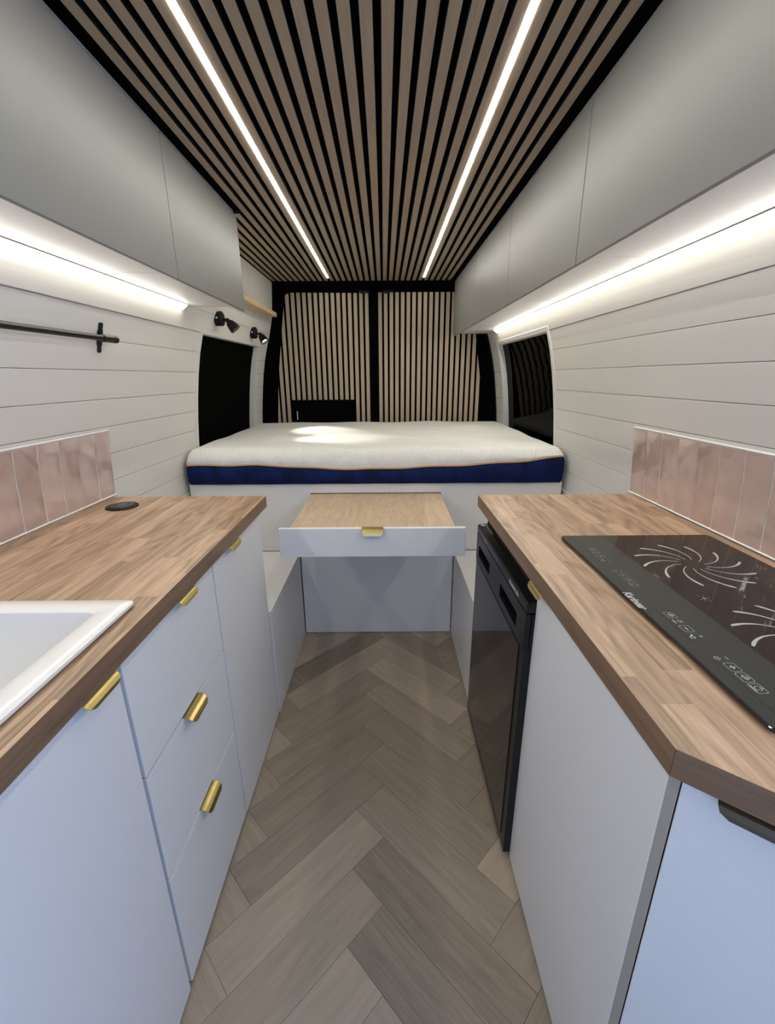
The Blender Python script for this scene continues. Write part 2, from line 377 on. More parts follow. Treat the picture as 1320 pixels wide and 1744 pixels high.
# ------------------------------------------------------------------ floor: herringbone planks
fl = setting('floor', (CX, 1.0, 0))
box('subfloor', (-1.0, .9, Y0-.05, 3.4, -.03, -.0045), M['cab_in'], fl, 0)
W_, LN = .12, .48; q2 = math.sqrt(.5); x0f, y0f = -.017, 1.768
def clip_rect(poly, xa, xb, ya, yb):
    for ax, c, sg in ((0, xa, 1), (0, xb, -1), (1, ya, 1), (1, yb, -1)):
        o = []
        for i, p in enumerate(poly):
            q = poly[(i+1) % len(poly)]; a = (p[ax]-c)*sg >= 0; b_ = (q[ax]-c)*sg >= 0
            if a: o.append(p)
            if a != b_:
                k = (c-p[ax])/(q[ax]-p[ax]); o.append((p[0]+k*(q[0]-p[0]), p[1]+k*(q[1]-p[1])))
        poly = o
        if len(poly) < 3: return []
    return poly
for col in (-1, 0, 1):
    for k in range(-20, 5):
        px, py = x0f+col*LN*2*q2, y0f+k*W_*2*q2
        for arm in (0, 1):
            d = Vector((q2, -q2)) if arm == 0 else Vector((-q2, -q2))
            n = Vector((-q2, -q2)) if arm == 0 else Vector((-q2, q2))
            P = Vector((px, py)); g = .0003
            poly = [P+d*g+n*g, P+d*(LN-g)+n*g, P+d*(LN-g)+n*(W_-g), P+d*g+n*(W_-g)]
            poly = clip_rect([tuple(p) for p in poly], -.47, .375, -.55, 1.985)
            if not poly: continue
            a = sum(poly[i][0]*poly[(i+1) % len(poly)][1]-poly[(i+1) % len(poly)][0]*poly[i][1] for i in range(len(poly)))/2
            if abs(a) < 2e-4: continue
            # local frame: x along the board so that the grain follows it
            ang = math.atan2(d.y, d.x); c, s_ = math.cos(ang), math.sin(ang)
            ctr = P+d*LN/2+n*W_/2
            loc = [((p[0]-ctr.x)*c+(p[1]-ctr.y)*s_, -(p[0]-ctr.x)*s_+(p[1]-ctr.y)*c) for p in poly]
            bm = bmesh.new(); prism(bm, loc, 'z', -.0044, random.uniform(-.0003, 0), 0)
            tp = [e for e in bm.edges if all(v.co.z > -.002 for v in e.verts)]
            bmesh.ops.bevel(bm, geom=tp, offset=.00025, segments=1, affect='EDGES')
            o = fin('plank', bm, M['floor'], None); o.parent = fl; o.location = (ctr.x-CX, ctr.y-1.0, 0); o.rotation_euler.z = ang

# ------------------------------------------------------------------ brass finger pulls
def pull(parent, x, s, yc, z, half=.039, out=.023, drop=.018, along='y', label=None):
    """edge pull: hooks over the top of a door at height z, leans out and curls down; s = outward direction along x"""
    prof = [(-.014, 0), (-.004, .0005), (.006, -.0005), (.012, -.003), (out-.005, -drop*.45), (out-.0015, -drop*.75), (out, -drop)]
    n = 13; th = .0016
    bm = bmesh.new(); loops = []
    top, bot = [], []
    for i, (o_, zz) in enumerate(prof):
        t_ = max(0, (i-3)/3)                                   # corners round off at the lip
        hh = half-(.012*(1-math.sqrt(max(0, 1-t_*t_))) if t_ > 0 else 0)
        ring = [(o_, -hh, zz), (o_, hh, zz), (o_, hh, zz-th), (o_, -hh, zz-th)]
        if i == len(prof)-1: ring = [(o_, -hh, zz), (o_, hh, zz), (o_-th, hh, zz), (o_-th, -hh, zz)]
        elif i >= 4: ring = [(o_, -hh, zz), (o_, hh, zz), (o_-th, hh, zz-th*.3), (o_-th, -hh, zz-th*.3)]
        R = []
        for a, b_, c in ring:
            if along == 'y': R.append((x+s*a, yc+b_, z+c))
            elif along == 'x': R.append((yc+b_, x+s*a, z+c))
            else:                                              # along an arbitrary (origin, dir, normal)
                og, dr, nm = along; p = og+dr*(yc+b_)+nm*a; R.append((p.x, p.y, z+c))
        loops.append(R)
    loft(bm, loops, True, True)
    o = fin('handle', bm, M['brass'], parent, smooth=False)
    if label: o['label'] = label
    return o

# ------------------------------------------------------------------ left base units (sink side)
XL = -.44
def carcass(t_, x0, x1, y0, y1, z0, z1, front_sign, open_top=False):
    th = .016
    l = [(x0, x1, y0, y0+th, z0, z1), (x0, x1, y1-th, y1, z0, z1), (x0, x1, y0+th, y1-th, z0, z0+th)]
    xb = (x0, x0+.008) if front_sign > 0 else (x1-.008, x1)
    l.append((*xb, y0+th, y1-th, z0+th, z1))
    if not open_top: l.append((x0, x1, y0+th, y1-th, z1-th, z1))
    return boxes('carcass', l, M['cab_in'], t_)
t1 = thing('sink_cabinet', 'white base cabinet under the sink with a single flat door', 'cabinet', (-.70, .29, 0), 'white base units on the sink side')
carcass(t1, -.93, -.459, -.012, .672, .012, .861, 1, True)
d = box('door', (XL-.018, XL, -.01, .5905, .006, .857), M['cab'], t1, .0012); pull(d, XL, 1, .530, .8585)
t2 = thing('drawer_unit', 'white base unit with three drawers and brass pulls', 'drawer unit', (-.70, .79, 0), 'white base units on the sink side')
carcass(t2, -.93, -.459, .674, .990, .012, .861, 1)
for z0, z1, yc in ((.5995, .857, .820), (.3350, .5930, .787), (.012, .3285, .787)):
    d = box('drawer', (XL-.018, XL, .6005, .9855, z0, z1), M['cab'], t2, .0012); pull(d, XL, 1, yc, z1+.0018)
t3 = thing('end_cabinet', 'white base cabinet with narrow door at the bed end of the sink worktop', 'cabinet', (-.70, 1.2, 0), 'white base units on the sink side')
carcass(t3, -.93, -.459, .994, 1.398, .012, .861, 1)
d = box('door', (XL-.018, XL, .9925, 1.402, .006, .857), M['cab'], t3, .0012); pull(d, XL, 1, 1.115, .8585)

# worktops
def worktop(name, label, poly, hole=None, strip=()):
    cx = sum(p[0] for p in poly)/len(poly); cy = sum(p[1] for p in poly)/len(poly)
    t_ = thing(name, label, 'worktop', (cx, cy, .862), 'oak worktops')
    z0, z1 = .862, .9
    bm = bmesh.new()
    if hole:
        hx0, hx1, hy0, hy1 = hole
        xs = [min(p[0] for p in poly), hx0, hx1, max(p[0] for p in poly)]; ys = [min(p[1] for p in poly), hy0, hy1, max(p[1] for p in poly)]
        V = {}
        for zz in (z0, z1):
            for i, x in enumerate(xs):
                for j, y in enumerate(ys): V[i, j, zz] = bm.verts.new((x, y, zz))
        for i in range(3):
            for j in range(3):
                if i == 1 and j == 1: continue
                for zz in (z0, z1): bm.faces.new((V[i, j, zz], V[i+1, j, zz], V[i+1, j+1, zz], V[i, j+1, zz]))
        for i in range(3):
            for j in (0, 3): bm.faces.new((V[i, j, z0], V[i+1, j, z0], V[i+1, j, z1], V[i, j, z1])); bm.faces.new((V[j, i, z0], V[j, i+1, z0], V[j, i+1, z1], V[j, i, z1]))
        for a, b_ in (((1, 1), (2, 1)), ((2, 1), (2, 2)), ((2, 2), (1, 2)), ((1, 2), (1, 1))):
            bm.faces.new((V[(*a, z0)], V[(*b_, z0)], V[(*b_, z1)], V[(*a, z1)]))
    else: prism(bm, poly, 'z', z0, z1)
    fin('top', bm, M['block'], t_)
    for (xa, ya), (xb, yb) in strip:                            # edge banding, half a millimetre thick
        dv = Vector((xb-xa, yb-ya)); ln = dv.length; dv.normalize(); nv = Vector((dv.y, -dv.x))
        bm = bmesh.new(); addbox(bm, 0, .0008, 0, ln, 0, z1-z0-.0004, 0)
        o = fin('edge_band', bm, M['blockedge'], None); o.parent = t_
        o.location = (xa-cx, ya-cy, .0002); o.rotation_euler.z = math.atan2(dv.y, dv.x)-PI/2
    return t_
worktop('worktop', 'oak stave worktop holding the white sink', [(-.951, -.35), (-.42, -.35), (-.42, 1.436), (-.951, 1.436)], (-.88, -.485, .15, .668), [((-.42, -.35), (-.42, 1.436))])
PC = [(.314, 1.429), (.314, .370), (.377, .318), (.621, .117), (.842, .117), (.842, 1.429)]
worktop('worktop', 'oak stave worktop with a clipped corner holding the black hob', PC, None, [((.314, 1.429), (.314, .370)), ((.314, .370), (.621, .117))])

# sink
sx0, sx1, sy0, sy1 = -.905, -.4545, .125, .692
bm = bmesh.new()
loft(bm, [rrect(sx0+.006, sx1-.006, sy0+.006, sy1-.006, .008, .9004), rrect(sx0+.006, sx1-.006, sy0+.006, sy1-.006, .008, .9035), rrect(sx0, sx1, sy0, sy1, .010, .9040), rrect(sx0, sx1, sy0, sy1, .010, .9090), rrect(sx0+.002, sx1-.002, sy0+.002, sy1-.002, .009, .9105),
          rrect(sx0+.042, sx1-.042, sy0+.038, sy1-.038, .014, .9105), rrect(sx0+.045, sx1-.045, sy0+.041, sy1-.041, .014, .9085),
          *[rrect(sx0+.046+.13*(1-math.cos(a_)), sx1-.046-.13*(1-math.cos(a_)), sy0+.042+.13*(1-math.cos(a_)), sy1-.042-.13*(1-math.cos(a_)), .018+.06*math.sin(a_), .895-.215*math.sin(a_)) for a_ in [k_*PI/20 for k_ in range(0, 10)]],
          rrect(-.73, -.63, .36, .46, .049, .676)], False, True)
sk_ = thing('kitchen_sink', 'white ceramic inset sink in the oak worktop', 'sink', (-.68, .41, .9))
o = fin('basin', bm, M['ceramic'], sk_, smooth=True)
mod = o.modifiers.new('solid', 'SOLIDIFY'); mod.thickness = .004; mod.offset = -1
o.data.set_sharp_from_angle(angle=math.radians(50))
lathe(bm := bmesh.new(), (-.68, .41, .6765), (0, 0, 1), ((0, .042), (.002, .042), (.003, .036), (.001, .02))); fin('drain', bm, M['alu'], sk_, smooth=True)

# pop-up socket
so = thing('socket_tower', 'round black pop-up socket flush in the worktop by the pink tiles', 'socket', (-.845, 1.315, .9))
bm = bmesh.new(); lathe(bm, (-.845, 1.315, .9002), (0, 0, 1), ((0, .047), (.003, .047), (.0045, .0445), (.0045, .037), (.003, .0365), (.003, .001)), 48); fin('collar', bm, M['matblack'], so)
bm = bmesh.new(); lathe(bm, (-.845, 1.315, .903), (0, 0, 1), ((0, .0355), (.003, .0355), (.0042, .034), (.0042, .02), (.003, .0195), (.003, .001)), 48); fin('cap', bm, plain('dark_grey_plastic', (.03, .03, .028), .35), so)
bm = bmesh.new(); lathe(bm, (-.845, 1.315, .906), (0, 0, 1), ((0, .0185), (.0012, .0185), (.0022, .017), (.0022, .001)), 32); fin('button', bm, plain('dark_grey_button', (.05, .05, .047), .3), so)

# ------------------------------------------------------------------ tiled splashbacks
def splash(s, ya, yb, joints, label):
    z0, z1 = .906, 1.120
    t_ = thing('backsplash', label, 'backsplash', (wx(s, 1.0, .8), .8, .9), 'pink tiled splashbacks')
    bm = bmesh.new(); wallpiece(bm, s, ya, yb, [.9015, 1.05, z1+.001], -.0080, -.0003); fin('grout', bm, M['grout'], t_)
    bm = bmesh.new(); wallpiece(bm, s, ya, yb+.0003, [z1+.0012, z1+.0070], -.0095, -.0003, .002); fin('top_trim', bm, M['sealant'], t_)
    bm = bmesh.new(); wallpiece(bm, s, ya, yb, [.9004, z0-.0005], -.0125, -.0068, .002); fin('sealant_bead', bm, M['sealant'], t_)
    for b_, a in zip(joints, joints[1:]):
        bm = bmesh.new(); a_, b2 = a+.0020, b_-.0020
        # pillowed, slightly uneven face
        nz, ny = 9, 5; grid = []
        sd = random.random()*9; tl = random.uniform(-.0007, .0007)
        def face(i, j):
            y = a_+(b2-a_)*j/ny; z = z0+(z1-z0)*i/nz
            e = min(1, 4*min(i/nz, 1-i/nz)*1.6)*min(1, 4*min(j/ny, 1-j/ny)*1.2)
            off = -.0095-.0022*e-.0006*math.sin(i*1.1+sd)*math.cos(j*1.3+sd*2)-tl*(j/ny-.5)*2
            return (wx(s, z, y, off), y, z)
        G = [[bm.verts.new(face(i, j)) for j in range(ny+1)] for i in range(nz+1)]
        for i in range(nz):
            for j in range(ny): bm.faces.new((G[i][j], G[i][j+1], G[i+1][j+1], G[i+1][j]))
        rim = [G[0][j] for j in range(ny+1)]+[G[i][ny] for i in range(1, nz+1)]+[G[nz][j] for j in range(ny-1, -1, -1)]+[G[i][0] for i in range(nz-1, 0, -1)]
        back = [bm.verts.new((wx(s, v.co.z, v.co.y, -.0090), v.co.y, v.co.z)) for v in rim]
        for i in range(len(rim)):
            j = (i+1) % len(rim); bm.faces.new((rim[i], rim[j], back[j], back[i]))
        bm.faces.new(back)
        fin('tile', bm, M['tile'], t_, smooth=True).data.set_sharp_from_angle(angle=math.radians(40))
splash(-1, -.2, 1.462, [1.461-.0785*i for i in range(21)], 'row of upright glossy pink tiles behind the sink worktop')
splash(1, .12, 1.455, [1.454-.0783*i for i in range(17)], 'row of upright glossy pink tiles behind the black hob')

# ------------------------------------------------------------------ hob
hx0, hx1, hy0, hy1 = .432, .802, .384, 1.008
hb = thing('induction_hob', 'black glass two-ring induction hob set on the oak worktop', 'hob', (.617, .696, .9))
box('casing', (hx0+.012, hx1-.012, hy0+.012, hy1-.012, .9002, .9028), M['matblack'], hb, 0)
ZG = .908
bm = bmesh.new(); loft(bm, [rrect(hx0+.001, hx1-.001, hy0+.001, hy1-.001, .011, .903), rrect(hx0, hx1, hy0, hy1, .012, .9045), rrect(hx0, hx1, hy0, hy1, .012, ZG-.001), rrect(hx0+.001, hx1-.001, hy0+.001, hy1-.001, .011, ZG)], True, True)
fin('glass_plate', bm, M['hob'], hb)
def flat(name, polys, mat, parent, z, dz=.0003):
    bm = bmesh.new()
    for pl in polys: prism(bm, pl, 'z', z, z+dz)
    return fin(name, bm, mat, parent)
flat('control_zone', [[(hx0+.003, hy0+.006), (.531, hy0+.006), (.531, hy1-.006), (hx0+.003, hy1-.006)]], M['hobpanel'], hb, ZG, .0002)
flat('zone_line', [[(.4555, hy0+.004), (.4563, hy0+.004), (.4563, hy1-.004), (.4555, hy1-.004)]], M['gloss'], hb, ZG+.0002, .0001)
def stroke(cx, cy, a, r0=.024, r1=.108, sweep=.62, w0=.0012, w1=.0062, n=14):
    Lp, Rp = [], []
    for i in range(n+1):
        f_ = i/n; r = r0+(r1-r0)*f_; th = a+sweep*f_**1.2
        wd = w0+(w1-w0)*f_**2.2
        if i == n: wd *= .55
        p = Vector((cx+r*math.cos(th), cy+r*math.sin(th))); f2 = min(1, f_+.02); r_b = r0+(r1-r0)*f2; tb = a+sweep*f2**1.2
        q = Vector((cx+r_b*math.cos(tb), cy+r_b*math.sin(tb))); d_ = (q-p)
        if d_.length < 1e-6: d_ = last
        d_ = d_.normalized(); last = d_; nv = Vector((-d_.y, d_.x))
        Lp.append(tuple(p+nv*wd/2)); Rp.append(tuple(p-nv*wd/2))
    return Lp+Rp[::-1]
for cy in (.833, .553):
    bm = bmesh.new()
    for i in range(12): prism(bm, stroke(.645, cy, i*PI/6+math.radians(5)-.62), 'z', ZG, ZG+.0003)
    fin('ring_marking', bm, M['print'], hb)
def text(body, size, mat, parent, origin, xdir, ydir, name='lettering', bold=.0, shear=0, sx=1, dep=.0002):
    cu = bpy.data.curves.new('text', 'FONT'); cu.body = body; cu.size = size; cu.shear = shear; cu.offset = bold; cu.extrude = dep
    cu.align_x = 'CENTER'; cu.align_y = 'CENTER'; cu.resolution_u = 3
    o = bpy.data.objects.new('text', cu); COL.objects.link(o); bpy.context.view_layer.update()
    me = bpy.data.meshes.new_from_object(o.evaluated_get(bpy.context.evaluated_depsgraph_get()))
    bpy.data.objects.remove(o)
    X, Y = Vector(xdir).normalized()*sx, Vector(ydir).normalized(); Z = Vector(xdir).normalized().cross(Y)
    me.transform(Matrix((X, Y, Z)).transposed().to_4x4()); me.materials.clear(); me.materials.append(mat)
    r = bpy.data.objects.new(name, me); COL.objects.link(r); r.parent = parent; r.location = Vector(origin)-wloc(parent); return r
RD, UD = (0, -1, 0), (1, 0, 0)
text('Karinear', .0215, M['print'], hb, (.4385, .681, ZG+.0004), RD, UD, bold=.00045, shear=.15, sx=.80)
def outline(cx, cy, wx_, wy_, r=.003, th=.0006):
    """rounded box outline: two nested rings bridged"""
    return rrect(cx-wx_/2, cx+wx_/2, cy-wy_/2, cy+wy_/2, r, 0, 3), rrect(cx-wx_/2+th, cx+wx_/2-th, cy-wy_/2+th, cy+wy_/2-th, r-th*.5, 0, 3)
def button(cx, cy, mat, kind):
    bm = bmesh.new(); a, b_ = outline(cx, cy, .0155, .0185)
    A = [(p[0], p[1], ZG+.0004) for p in a]; B = [(p[0], p[1], ZG+.0004) for p in b_]
    loft(bm, [A, B])
    th = .0016
    def bar(x0, x1, y0, y1): addbox(bm, x0, x1, y0, y1, ZG+.0002, ZG+.0005)
    if kind == '+': bar(cx-.004, cx+.004, cy-th/2, cy+th/2); bar(cx-th/2, cx+th/2, cy-.004, cy+.004)
    elif kind == '-': bar(cx-th/2, cx+th/2, cy-.004, cy+.004)
    else:
        ri = .0045
        c0 = [(cx+.001+ri*math.cos(i*PI/8), cy+ri*math.sin(i*PI/8), ZG+.0004) for i in range(16)]
        c1 = [(cx+.001+(ri-.0007)*math.cos(i*PI/8), cy+(ri-.0007)*math.sin(i*PI/8), ZG+.0004) for i in range(16)]
        loft(bm, [c0, c1])
        if kind == 's': bar(cx-.001, cx, cy-.005, cy+.005); bar(cx+.002, cx+.003, cy-.004, cy+.002)
        if kind == 'p': bar(cx+.002, cx+.007, cy-.0004, cy+.0004); bar(cx-.0062, cx-.0048, cy-.006, cy+.006)
    return fin('touch_key', bm, mat, hb)
for dy, mt, mt2 in ((0, M['lightprint'], M['print']), (.286, M['print'], M['faintprint'])):
    for yy, kd, mm in ((.496, '+', mt), (.475, 's', mt), (.454, 'p', mt), (.590, '-', mt), (.631, 's', mt2)):
        button(.4705, yy+dy, M['print'] if dy == 0 else M['faintprint'], kd)
    bm = bmesh.new(); c0 = [(.4640+.0042*math.cos(i*PI/8), .516+dy+.0042*math.sin(i*PI/8), ZG+.0004) for i in range(16)]; c1 = [(.4640+.0034*math.cos(i*PI/8), .516+dy+.0034*math.sin(i*PI/8), ZG+.0004) for i in range(16)]
    loft(bm, [c0, c1]); addbox(bm, .4637, .4645, .5145+dy, .518+dy, ZG+.0002, ZG+.0005); addbox(bm, .464, .466, .5162+dy, .5169+dy, ZG+.0002, ZG+.0005)
    fin('touch_symbol', bm, mt2 if dy else M['print'], hb); bm = bmesh.new()
    c0 = [(.474+.004*math.cos(i*PI/8), .612+dy+.004*math.sin(i*PI/8), ZG+.0004) for i in range(16)]; c1 = [(.474+.0032*math.cos(i*PI/8), .612+dy+.0032*math.sin(i*PI/8), ZG+.0004) for i in range(16)]
    loft(bm, [c0, c1]); addbox(bm, .4735, .4745, .609+dy, .6125+dy, ZG+.0002, ZG+.0005)
    for q in ((.4635, .4652, .6065+dy, .616+dy), (.4770, .4778, .5125+dy, .519+dy)): box('touch_symbol', (*q, ZG+.0002, ZG+.0005), mt2 if dy else M['print'], hb, 0)
    fin('touch_symbol', bm, mt2 if dy else M['print'], hb)
    text('\u2103', .010, mt2 if dy else M['print'], hb, (.4635, .569+dy, ZG+.0004), RD, UD, 'lettering', .0002)
    text('P', .007, mt2 if dy else M['print'], hb, (.4775, .569+dy, ZG+.0004), RD, UD, 'lettering', .0001)
bm = bmesh.new()                                               # small crossed mark between the rings
for a in (0.35, 1.1, 2.0, 3.6, 4.3, 5.2):
    c, s_ = math.cos(a), math.sin(a); n_ = (-s_*.0004, c*.0004)
    prism(bm, [(.566+c*.005+n_[0], .686+s_*.005+n_[1]), (.566+c*.013+n_[0], .686+s_*.013+n_[1]), (.566+c*.013-n_[0], .686+s_*.013-n_[1]), (.566+c*.005-n_[0], .686+s_*.005-n_[1])], 'z', ZG, ZG+.0003)
prism(bm, [(.566+.003*math.cos(i*PI/5), .686+.003*math.sin(i*PI/5)) for i in range(10)], 'z', ZG, ZG+.0003)
fin('centre_mark', bm, M['faintprint'], hb)

# ------------------------------------------------------------------ right base units
XR = .335
t4 = thing('hob_cabinet', 'tall flat white base cabinet door between the black fridge and the clipped corner', 'cabinet', (.58, .63, 0), 'white base units on the hob side')
boxes('carcass', [(.354, .84, .842, .858, .012, .861), (.354, .84, .40, .855, .012, .028), (.832, .84, .40, .855, .028, .861), (.354, .83, .40, .855, .845, .861)], M['cab_in'], t4)
d = box('door', (XR, XR+.018, .396, .8605, .006, .857), M['cab'], t4, .0012); pull(d, XR, -1, .835, .8585)
A_ = Vector((.3393, .3803, 0)); dr = Vector((.063, -.052, 0)).normalized(); nm = Vector((-.052, -.063, 0)).normalized()
t5 = thing('corner_cabinet', 'angled white cabinet door under the clipped corner of the hob worktop', 'cabinet', (.50, .27, 0), 'white base units on the hob side')
def slab(bm, a, b_, thick, z0, z1):
    p, q = A_+dr*a, A_+dr*b_
    return prism(bm, [(p.x, p.y), (q.x, q.y), (q.x-nm.x*thick, q.y-nm.y*thick), (p.x-nm.x*thick, p.y-nm.y*thick)], 'z', z0, z1, .0012)
slab(bm := bmesh.new(), .0005, .33, .008, .006, .857); d = fin('door', bm, M['cab'], t5)
pull(d, 0, 1, .132, .8585, half=.10, out=.024, along=(A_, dr, nm), label='brass edge pull with painted dark reflections')
d.children[0].data.materials[0] = plain('brass_dark_reflection', (.10, .075, .05), .38, metal=1)  # darker than the other pulls: reflections on its underside put into the base colour
bm = bmesh.new(); prism(bm, [(.3356, .3955), (.3389, .3815), (.3442, .3878), (.346, .3955)], 'z', .006, .860); fin('corner_post', bm, plain('grey_edge_strip', (.36, .34, .32), .5), t5)
boxes('side_panel', [(.60, .84, .13, .146, .012, .861), (.832, .84, .146, .38, .012, .861)], M['cab_in'], t5)

# fridge
fr = thing('fridge', 'black undercounter fridge with glossy door beside the bench', 'fridge', (.55, 1.13, 0))
FX = .314
box('cabinet_body', (.347, .83, .862, 1.408, .02, .800), M['fridge'], fr, .004)
d = boxes('door', [(FX+.002, .345, .861, 1.409, .022, .676), (FX+.012, .345, .861, 1.409, .676, .772), (FX+.0, FX+.014, .861, .925, .676, .772), (FX, FX+.014, 1.086, 1.214, .676, .772),
                   (FX, FX+.014, 1.372, 1.409, .676, .772), (FX, FX+.014, .925, 1.086, .738, .772), (FX, FX+.014, 1.214, 1.372, .738, .772), (FX, FX+.014, .925, 1.086, .676, .700), (FX, FX+.014, 1.214, 1.372, .676, .700)], M['fridge'], fr)
box('door_inset', (FX-.0005, FX+.003, .892, 1.392, .055, .672), M['fridgepanel'], d, .001)
box('grip_recess', (FX+.0105, FX+.0125, .926, 1.085, .701, .737), M['black'], d, 0)
box('grip_recess', (FX+.0105, FX+.0125, 1.215, 1.371, .701, .737), M['black'], d, 0)
bm = bmesh.new(); prism(bm, [(FX, .776), (FX, .796), (FX+.004, .800), (.336, .803), (.345, .803), (.345, .776)], 'y', .861, 1.409); cp = fin('control_panel', bm, M['fridge'], fr)
bm = bmesh.new(); prism(bm, [(.3462, .8004), (.3462, .812), (.352, .818), (.83, .818), (.83, .8004)], 'y', .864, 1.406); fin('top_cover', bm, M['matblack'], fr)
for wd, sz_, yy, zz in (('N', .0165, .9985, .7862), ('OMADIC', .0125, .9700, .7852), ('A', .0165, .9405, .7862), ('IR', .0125, .9300, .7852)):
    text(wd, sz_, M['ceramic'], cp, (FX-.0002, yy, zz), (0, -1, 0), (0, 0, 1), bold=.0002, dep=.0001, sx=.82)
for yy in (1.305, 1.29, 1.28, 1.27, 1.165, 1.14): box('control_mark', (FX-.0003, FX+.0005, yy-.0015, yy+.0015, .781, .789), M['print'], cp, 0)
flat('painted_reflection', [[(.318, 1.383), (.333, 1.381), (.334, 1.398), (.321, 1.401), (.323, 1.393)]], M['ceramic'], cp, .8032, .0002)  # glossy reflection on the fridge's top edge, laid on as a white patch

# ------------------------------------------------------------------ benches, bed base, pull-out table
def bench(x0, x1, label):
    t_ = thing('storage_bench', label, 'bench', ((x0+x1)/2, 1.7, 0), 'storage benches at the foot of the bed')
    xf = x1 if x0 < -.5 else x0
    sgn = 1 if x0 < -.5 else -1
    box('side_panel', (min(xf, xf-sgn*.018), max(xf, xf-sgn*.018), 1.414, 1.977, .002, .4405), M['cab'], t_, .001)
    box('seat_top', (x0, x1, 1.414, 1.997, .441, .459), M['cab'], t_, .001)
    box('end_panel', (min(x0, x1)+.02, max(x0, x1)-.02, 1.415, 1.433, .002, .4405), M['cab_in'], t_, 0)
bench(-.955, -.436, 'white storage bench between the sink cabinets and the bed')
bench(.330, .845, 'white storage bench behind the fridge beside the bed')
bd = thing('bed_base', 'white panelled bed base under the mattress', 'bed', (CX, 2.6, 0))
xa, xb = -.944, .836
boxes('front_panel', [(xa, -.368, 2.0, 2.018, .4605, .806), (.258, xb, 2.0, 2.018, .4605, .806), (-.368, .258, 2.0, 2.018, .7595, .806), (-.368, .258, 2.0, 2.018, .4605, .733)], M['cab'], bd)
box('lower_panel', (-.4325, .3265, 1.980, 1.998, .003, .4605), M['cab'], bd, .001)
box('platform', (xa+.004, xb-.004, 2.020, 3.285, .765, .8055), M['cab_in'], bd, 0)
for ys in (2.6, 3.25): box('support', (-.90, .79, ys, ys+.02, .003, .764), M['cab_in'], bd, 0)
tb = thing('pull_out_table', 'oak-topped pull-out table with white front, drawn out under the bed', 'table', (-.055, 1.75, .74))
box('tabletop', (-.364, .254, 1.5115, 2.25, .7345, .7555), M['oak'], tb, .0008)
d = box('front_panel', (-.403, .290, 1.4925, 1.5105, .645, .7575), M['cab'], tb, .0015)
pull(d, 1.4925, -1, -.055, .7592, half=.0395, drop=.024, along='x')
for xr in (-.358, .236): box('runner', (xr, xr+.012, 1.513, 1.975, .705, .734), M['alu'], tb, 0)

# ------------------------------------------------------------------ mattress
mt = thing('mattress', 'mattress with white quilted top and navy sides on the bed base', 'mattress', (CX, 2.6, .79))
PX = [(-.95, .903), (-.8, .905), (-.6, .904), (-.49, .899), (-.27, .885), (-.05, .883), (.11, .889), (.39, .899), (.66, .917), (.82, .937), (.9, .94)]
def seam(x):
    for (a, p), (b_, q) in zip(PX, PX[1:]):
        if x <= b_: return p+(q-p)*(x-a)/(b_-a)
    return .94
mx0, mx1, my0, my1, mz1 = -.930, .820, 1.984, 3.284, .972
def bump2(x, y):
    h_ = .004*math.sin(x*5+1)*math.sin(y*6)+.003*math.sin(x*13+y*9)+.0025*math.sin(y*17-x*7)
    for cx, cy, a, rx, ry in ((-.5, 2.15, .005, .2, .012), (.05, 2.12, .005, .03, .12), (.5, 2.3, .006, .2, .015), (.2, 2.9, .005, .25, .02), (-.1, 2.7, .006, .02, .15), (-.2, 2.2, .004, .1, .01), (-.33, 2.47, .010, .16, .012), (.1, 2.35, .006, .14, .02), (.35, 2.6, .006, .15, .02), (-.62, 2.3, .006, .03, .2), (.74, 2.45, -.013, .09, .16)):
        dx, dy = (x-cx), (y-cy)+.35*(x-cx); h_ += a*math.exp(-(dx/rx)**2-(dy/ry)**2)
    return h_
nx, ny = 130, 90; G = []
for j in range(ny+1):
    row = []
    for i in range(nx+1):
        u = i/nx; v = j/ny; x = mx0+(mx1-mx0)*u; y = my0+(my1-my0)*v
        e = max(0, min(1, min(x-mx0, mx1-x)/.03)); f_ = max(0, min(1, min(y-my0, my1-y)/.055))
        z = mz1+bump2(x, y)*e*f_-.016*(1-math.sqrt(1-(1-e)**2))-.030*(1-math.sqrt(1-(1-f_)**2))
        row.append((x, y, z))
    G.append(row)
bm = bmesh.new(); V = [[bm.verts.new(p) for p in r] for r in G]
for j in range(ny):
    for i in range(nx): bm.faces.new((V[j][i], V[j][i+1], V[j+1][i+1], V[j+1][i]))
rim = [V[0][i] for i in range(nx+1)]+[V[j][nx] for j in range(1, ny+1)]+[V[ny][i] for i in range(nx-1, -1, -1)]+[V[j][0] for j in range(ny-1, 0, -1)]
def sz(v): return seam(v.co.x)+.002*math.sin(v.co.x*23+v.co.y*11)
cxm, cym = (mx0+mx1)/2, (my0+my1)/2
def outw(v, k):
    x, y = v.co.x, v.co.y
    if abs(y-my0) < 1e-5: y -= k
    if abs(y-my1) < 1e-5: y += 0
    if abs(x-mx0) < 1e-5: x -= k*.4
    if abs(x-mx1) < 1e-5: x += k*.4
    return x, y
prev = rim
for fr_, k in ((.35, .006), (.7, .008), (1, .004)):
    cur = []
    for v in rim:
        x, y = outw(v, k+.0015*math.sin(v.co.x*31)); cur.append(bm.verts.new((x, y, v.co.z+(sz(v)-v.co.z)*fr_)))
    for i in range(len(rim)):
        j = (i+1) % len(rim); bm.faces.new((prev[i], prev[j], cur[j], cur[i]))
    prev = cur
lastring = [v.co.copy() for v in prev]
fin('top_cover', bm, M['knit'], mt, smooth=True)
bm = bmesh.new(); loops = []
